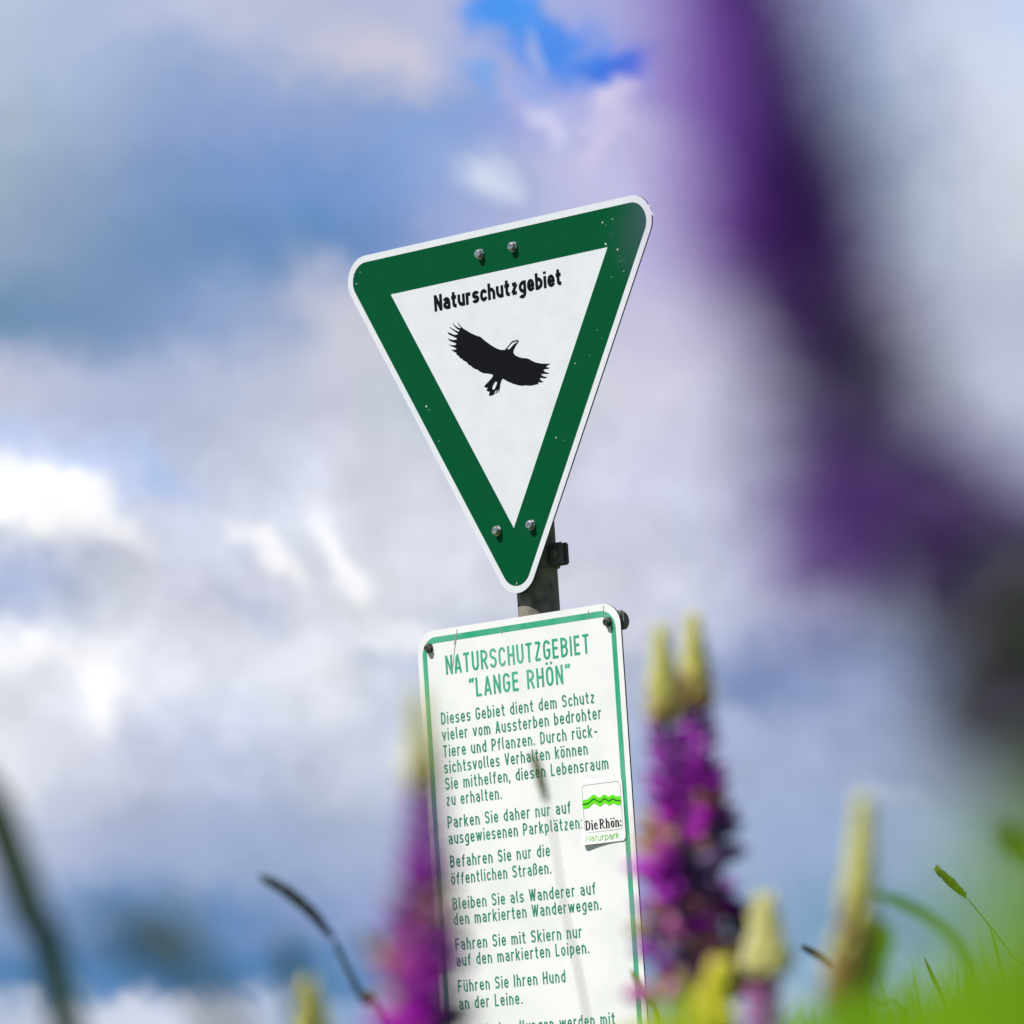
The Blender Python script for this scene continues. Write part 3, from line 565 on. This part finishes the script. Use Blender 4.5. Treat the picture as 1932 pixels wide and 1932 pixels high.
def lupine(label,path,Y,spike_len,bud_len,rad,seed,budmi=5,palette=None,leaves=(),Lf=.016,lg=0,lo0=.5,tipr=.0065,fill=7,group='lupines in the meadow',stemend=None,gap=.011,budlow=7,brown=.55):
    """path: points (px,py) from the tip of the flower spike downwards; the stem goes on to the ground"""
    rnd=random.Random(seed)
    top=[at(px,py,Y) for px,py in path]
    low=top[-1]; dirn=(low-top[-2]).normalized()
    foot=stemend if stemend is not None else Vector((low.x+dirn.x*.15,low.y+.02,0)); foot.z=ground_h(foot.x,foot.y)-.02
    ctrl=top+[low.lerp(foot,.45)+dirn*.05*(1-.0),foot]
    P=smooth_path(ctrl,90)
    D=[0]
    for a,b in zip(P,P[1:]): D.append(D[-1]+(b-a).length)
    def pos(s):
        for i in range(len(P)-1):
            if D[i+1]>=s: t=(s-D[i])/(D[i+1]-D[i]+1e-9); return P[i].lerp(P[i+1],t),(P[i]-P[i+1]).normalized()
        return P[-1],Vector((0,0,1))
    root=thing('lupine',label,'flower',foot,0,group)
    loc=lambda o:[setattr(o,'matrix_parent_inverse',Matrix.Translation(-foot)),o][1]
    mb=MB(); mb.tube(P,[.0012+.0022*min(1,d/(spike_len+.05)) for d in D],7); loc(mb.build('stem',M['stem'],root))
    # bud tip
    mb=MB(); s=0.0; k=0
    while s<bud_len:
        c,ax=pos(s); a,x,y=frame_of(ax); f=s/bud_len; r=tipr*(.35+.65*f); nb=5+int(4*f)
        for j in range(nb):
            w=6.2832*j/nb+k*.55+rnd.uniform(-.2,.2); o=(x*math.cos(w)+y*math.sin(w))
            lo=rnd.random()<max(0,(f-brown)*1.8)
            budlet(mb,c+o*r*.35,a*(1.5-.7*f)+o*(.5+.5*f),tipr*(1.1+.5*f)*rnd.uniform(.85,1.15),tipr*.36*(.7+.5*f),budlow if lo else budmi)
        s+=tipr*.55; k+=1
    loc(mb.build('bud_tip',PMATS(),root))
    # whorls of flowers
    if spike_len>bud_len:
        mb=MB(); s=bud_len*.93; k=0
        pal=palette or [(0,1,.45),(0,0,.25),(1,1,.15),(2,0,.15)]
        while s<spike_len:
            f=(s-bud_len*.93)/(spike_len-bud_len*.93+1e-6); c,ax=pos(s); a,x,y=frame_of(ax)
            L=Lf*min(1,lo0+1.2*f)*(1+lg*max(0,f-.45))*rnd.uniform(.92,1.08)
            for j in range(fill):
                w=6.2832*j/fill+k*.45+rnd.uniform(-.18,.18); o=x*math.cos(w)+y*math.sin(w)
                pp=pal(f,rnd,o) if callable(pal) else None
                if pp is None:
                    z=rnd.random(); acc=0; pp=pal[-1]
                    for q in pal:
                        acc+=q[2]
                        if z<acc: pp=q; break
                if pp=='none': continue
                floret(mb,c+o*.002,o+a*(.75-.62*min(1,f*1.8))+Vector((rnd.uniform(-.12,.12),)*3),a,L*rnd.uniform(.9,1.1)*(pp[2] if callable(pal) and len(pp)>2 else 1),(pp[0],pp[1]),rnd)
            s+=gap*(.55+.6*f); k+=1
        loc(mb.build('flower_spike',PMATS(),root))
    for (s,az,l,mk) in leaves:
        c,ax=pos(s); mb=MB(); palmate(mb,c,Vector((math.cos(az),math.sin(az),.75)),Vector((0,0,1)),l,11,rnd); loc(mb.build('leaf',M[mk],root))
    return root
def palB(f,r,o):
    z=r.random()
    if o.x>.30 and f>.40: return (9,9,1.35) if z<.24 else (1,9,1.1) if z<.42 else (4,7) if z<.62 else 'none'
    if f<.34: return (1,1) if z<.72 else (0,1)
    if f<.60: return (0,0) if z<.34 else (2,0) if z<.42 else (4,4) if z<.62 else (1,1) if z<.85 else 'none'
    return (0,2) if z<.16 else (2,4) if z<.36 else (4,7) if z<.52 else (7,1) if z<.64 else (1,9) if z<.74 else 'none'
def palA(f,r,o):
    z=r.random()
    if f<.34: return (1,1) if z<.75 else (0,1)
    if f<.52: return (4,7) if z<.40 else (1,1) if z<.75 else (8,1)
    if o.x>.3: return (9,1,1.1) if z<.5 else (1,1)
    return (0,0) if z<.24 else (0,1) if z<.50 else (2,0) if z<.60 else (4,7) if z<.74 else (1,1)
lupine('purple lupine with yellow tip overlapping the lower left edge of the text board',[(790,1330),(799,1480),(804,1630),(799,1800),(796,2000)],2.0,.150,.034,.024,11,budmi=5,palette=palA,leaves=((.42,2.4,.10,'leaf'),(.36,5.2,.09,'leaf')),Lf=.0150,lg=.30,lo0=.40,tipr=.0052,fill=6,gap=.0098)
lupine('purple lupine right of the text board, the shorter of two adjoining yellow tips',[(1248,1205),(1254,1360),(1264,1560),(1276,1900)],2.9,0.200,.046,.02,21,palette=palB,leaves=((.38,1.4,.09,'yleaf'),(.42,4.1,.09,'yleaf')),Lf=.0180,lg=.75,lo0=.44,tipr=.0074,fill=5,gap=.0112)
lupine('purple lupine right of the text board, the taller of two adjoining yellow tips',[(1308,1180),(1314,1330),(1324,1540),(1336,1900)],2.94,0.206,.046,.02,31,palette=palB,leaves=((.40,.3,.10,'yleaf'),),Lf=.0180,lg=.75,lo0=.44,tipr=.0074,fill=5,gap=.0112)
lupine('young lupine spike in bud, greenish yellow above brown, standing alone at the right',[(1628,1535),(1624,1620),(1613,1760),(1600,1990)],2.35,.088,.086,.01,41,palette=[(7,7,1.0)],Lf=.004,tipr=.0078,brown=.36,leaves=((.16,.6,.07,'leaf'),(.20,3.3,.05,'leaf')),budlow=7)
lupine('lupine with broad cream tip and dusky pink florets, lower right of the text board',[(1443,1722),(1446,1800),(1444,1860),(1444,2030)],2.75,.17,.036,.01,51,budmi=6,budlow=6,palette=lambda f,r,o:(2,8) if r.random()<.5 else (2,2) if r.random()<.5 else (8,1),Lf=.0140,tipr=.0098,brown=.75)
lupine('low bright yellow lupine tip at the bottom edge below the twin lupines',[(1356,1852),(1351,1905),(1348,2050)],2.5,.06,.058,.01,61,palette=[(7,7,1.0)],Lf=.004,tipr=.0105,budmi=13,budlow=13,leaves=((.07,3.3,.06,'yleaf'),(.09,.3,.06,'yleaf')))
lupine('small yellow lupine tip low in the left grass',[(585,1878),(586,1920),(590,2050)],2.6,.05,.046,.01,71,palette=[(7,7,1.0)],Lf=.004,tipr=.0085,budlow=5)
lupine('little pink lupine flower head between the twin lupines and the cream tip',[(1346,1752),(1342,1800),(1335,2000)],2.9,.075,.008,.01,75,budmi=2,budlow=2,palette=lambda f,r,o:(2,0) if r.random()<.7 else (0,0),Lf=.010,tipr=.004)
# the near lupine, hugely out of focus
def palG(f,r,o):
    z=r.random()
    if f<.40:
        if f<.34 and o.x<-.25: return (11,11,1.75) if z<.55 else (10,11,1.3)  # sun-facing side of the spike: sunlight painted in as paler lilac petals
        return (10,10) if z<.75 else (12,10)
    if f<.60: return 'none' if z<.30 else (10,12) if z<.7 else (12,12)
    if r.random()<.36: return 'none'
    if f<.82: return (12,12) if z<.62 else (12,10) if z<.72 else (12,9) if z<.88 else (9,9)
    return (3,12) if z<.16 else (12,3) if z<.30 else (12,9) if z<.6 else (12,12)
lupine('very near dark purple lupine leaning in from the right edge, badly out of focus',[(1330,-420),(1405,-60),(1475,260),(1560,640),(1650,940),(1775,1150),(1985,1340),(2200,1480)],.78,.185,.02,.02,81,palette=palG,Lf=.0125,lg=2.6,tipr=.004,fill=6,stemend=Vector((.20,.86,0)),gap=.0078,
  leaves=())
# ------------------------------------------------------------------ grasses
def blade_mesh(mb,P,w,mi=0,side=None,fold=.35):
    P=[Vector(p) for p in P]; n=len(P); V=[];Fc=[]
    for i,p in enumerate(P):
        t=(P[min(i+1,n-1)]-P[max(i-1,0)]).normalized(); s=(side if side is not None else rt); s=(s-t*s.dot(t)).normalized(); u=t.cross(s); a=i/(n-1)
        ww=w*.5*min(1,(a*5)**.7+.04)*(1-.35*a)
        V+=[p-s*ww+u*ww*fold,p,p+s*ww+u*ww*fold]
    for i in range(n-1): Fc+=[(3*i,3*i+1,3*i+4,3*i+3),(3*i+1,3*i+2,3*i+5,3*i+4)]
    mb.add(V,Fc,mi)
def to_ground(pts,Y):
    top=[at(*p,Y) for p in pts]; low=top[-1]; d=(low-top[-2]).normalized(); f=Vector((low.x+d.x*max(0,low.z)*.55,low.y,0)); f.z=ground_h(f.x,f.y)-.02
    return top+[low.lerp(f,.5)+d*.03,f]
def blade(label,pts,Y,w,mk):
    P=to_ground(pts,Y); foot=P[-1]; mb=MB(); blade_mesh(mb,smooth_path(P,26),w)
    o=mb.build('wild_grass',M[mk]); o.data.transform(Matrix.Translation(-foot)); o.location=foot
    o['kind']='thing'; return tag(o,label,'grass','grass blades among the lupines')
def seedhead(mb,P,rad,rnd,mi=0):
    n=len(P); k=11; V=[];Fc=[]; ref=None
    for i,p in enumerate(P):
        t=(P[min(i+1,n-1)]-P[max(i-1,0)]).normalized()
        if ref is None: ref=t.orthogonal().normalized()
        a=(ref-t*ref.dot(t)).normalized(); ref=a; b=t.cross(a); f=i/(n-1); r=rad*(math.sin(min(1,f*1.02+.03)*math.pi)**.45)
        for j in range(k): w=6.2832*j/k+i*.35; V.append(p+(a*math.cos(w)+b*math.sin(w))*r*rnd.uniform(.72,1.18))
    for i in range(n-1):
        for j in range(k): Fc.append((i*k+j,i*k+(j+1)%k,(i+1)*k+(j+1)%k,(i+1)*k+j))
    Fc+=[tuple(reversed(range(k))),tuple(range((n-1)*k,n*k))]
    mb.add(V,Fc,mi)
    for i in range(1,n-1):            # spikelet tips
        for _ in range(3):
            p=P[i]; t=(P[i-1]-P[i+1]).normalized(); o=Vector((rnd.gauss(0,1),rnd.gauss(0,1),rnd.gauss(0,1))); o=(o-t*o.dot(t)).normalized(); s=t.cross(o)*rad*.16; q=p+o*rad*.75
            mb.add([q-s,q+s,q+o*rad*.42+t*rad*.9],[(0,1,2)],mi)
def stalk(label,head,stem,Y,rad,mkh,mks,ws=.0012,seed=1):
    rnd=random.Random(seed); H=smooth_path([at(*p,Y) for p in head],30); S=smooth_path(to_ground([head[-1]]+stem,Y),40); foot=S[-1]
    root=thing('grass_stalk',label,'grass stalk',foot,0,'flowering grass stalks'); inv=Matrix.Translation(-foot)
    mb=MB(); seedhead(mb,H,rad,rnd); o=mb.build('seed_head',M[mkh],root); o.matrix_parent_inverse=inv
    mb=MB(); mb.tube(S,[ws*(.6+.6*i/40) for i in range(41)],6); o=mb.build('stem',M[mks],root); o.matrix_parent_inverse=inv
    return root
blade('thick dark green blade rising along the left edge',[(-40,1440),(0,1550),(62,1730),(130,1950)],1.9,.015,'grassdark')
blade('faint broad blade bending over in the lower left',[(150,1735),(230,1762),(320,1830),(430,1950)],1.2,.008,'grassdark')
blade('pale blurred blade behind the small yellow tip at the lower left',[(535,1785),(552,1850),(575,1950)],1.7,.006,'grassdark')
blade('short blurred blade just left of the lupine on the board edge',[(672,1752),(700,1785),(735,1840),(780,1950)],2.3,.006,'grassdark')
stalk('dark drooping grass head on a bent stalk left of the text board',[(490,1652),(540,1682),(590,1724),(632,1776)],[(660,1838),(690,1892),(735,1955)],4.0,.0044,'seeddark','seeddark',.0030,2)
stalk('thin dark grass head in front of the text on the board',[(1005,1420),(1014,1450),(1024,1485),(1033,1518)],[(1048,1600),(1068,1730),(1112,1950)],4.2,.0036,'seed','straw',.0010,3)
stalk('sharp green grass head on a long thin stalk, lower right',[(1764,1637),(1784,1655),(1806,1676),(1826,1696)],[(1868,1748),(1905,1798),(1960,1880)],7.2,.0056,'seed','grass',.0014,4)
stalk('dark grass head low between the two bud spikes at the right',[(1512,1785),(1535,1797),(1555,1812),(1572,1830)],[(1610,1862),(1660,1890),(1740,1950)],5.0,.0036,'seeddark','stem',.0015,5)
stalk('blurred dark grass head entering at the right edge',[(1875,1570),(1905,1592),(1940,1615),(1985,1645)],[(2020,1690),(2060,1780),(2090,1960)],2.3,.0065,'seeddark','stem',.0015,6)
blade('yellow green blade crossing the lower right corner of the board',[(1190,1828),(1205,1856),(1225,1893),(1255,1960)],5.2,.0085,'grasslime')
blade('thin dark blade with a sharp tip in the lower right grass',[(1742,1803),(1758,1840),(1778,1885),(1800,1960)],6.6,.0055,'stem')
blade('hair thin blade under the sharp grass head',[(1864,1735),(1876,1780),(1890,1835),(1915,1960)],7.0,.0032,'stem')
blade('bright green blade arching beside the young bud spike',[(1635,1680),(1690,1700),(1755,1735),(1815,1800),(1850,1950)],3.4,.0080,'grass')
blade('short broad green leaf blade against the young bud spike',[(1660,1730),(1655,1770),(1640,1830),(1625,1950)],2.8,.018,'grass')
# the meadow: more blades than anyone could count
def meadow():
    rnd=random.Random(5); mb=MB()
    kz=F*.75469
    def frame_bottom(x,y):                       # height of the grass that stays below the view
        return None
    def put(x,y,top,w,mi,lean):
        z0=ground_h(x,y)-.01; a=rnd.uniform(0,6.283); h=top-z0
        if h<.05: return
        b=Vector((x-math.cos(a)*lean*h,y-math.sin(a)*lean*h,z0)); t=Vector((x,y,top)); c=b.lerp(t,.5)+Vector((-math.cos(a),-math.sin(a),.6))*lean*h*.25
        blade_mesh(mb,smooth_path([t,c,b],5),w,mi,side=Vector((math.cos(a+1.57),math.sin(a+1.57),0)))
    for _ in range(9000):                        # short sward all around
        x=rnd.uniform(-5,5); y=rnd.uniform(-1.5,13)
        if math.hypot(x,y)<.45: continue
        lim=EYE.z+max(y,0)*.012-.03
        put(x,y,min(ground_h(x,y)+(rnd.uniform(.15,.48) if lim<9 else rnd.uniform(.06,.2)),lim),rnd.uniform(.004,.008),rnd.choice((0,0,1)),rnd.uniform(.1,.45))
    def toward(px,py,Y,w,mi,lean):
        p=at(px,py,Y); put(p.x,p.y,p.z,w,mi,lean)
    for _ in range(1500):                         # taller grass at the right, near and soft
        px=rnd.uniform(1490,2150); f=(px-1490)/450; py=1925-rnd.random()**1.6*(35+150*min(f,1.15))
        toward(px,py,rnd.choice((1.25,1.5,1.8,2.2))*rnd.uniform(.9,1.1),rnd.uniform(.004,.008),rnd.choice((0,0,1,1)),rnd.uniform(.05,.30))
    for _ in range(240):                          # single blades farther back
        px=rnd.uniform(1470,2000); f=(px-1470)/460; py=1920-rnd.random()**1.3*(30+210*f)
        toward(px,py,rnd.uniform(3.0,6.6),rnd.uniform(.003,.006),rnd.choice((0,1)),rnd.uniform(.15,.5))
    for _ in range(150):                          # round the feet of the twin lupines
        toward(rnd.uniform(1225,1345),rnd.uniform(1835,1960),rnd.uniform(2.2,2.9),rnd.uniform(.008,.013),rnd.choice((2,2,1)),rnd.uniform(.05,.25))
    for _ in range(210):                          # blades right by the lens
        px=2040-abs(rnd.gauss(0,150)); py=1310+rnd.random()*450+max(0,1930-px)*.5
        if px<1720: continue
        toward(px,py,rnd.uniform(.6,.9),rnd.uniform(.0016,.0034),rnd.choice((0,1,1)),rnd.uniform(.02,.2))
    o=mb.build('grass',[M['grass'],M['grasslime'],M['yleaf']],smooth=True); o['kind']='stuff'; o['label']='bright green meadow grass'
meadow()
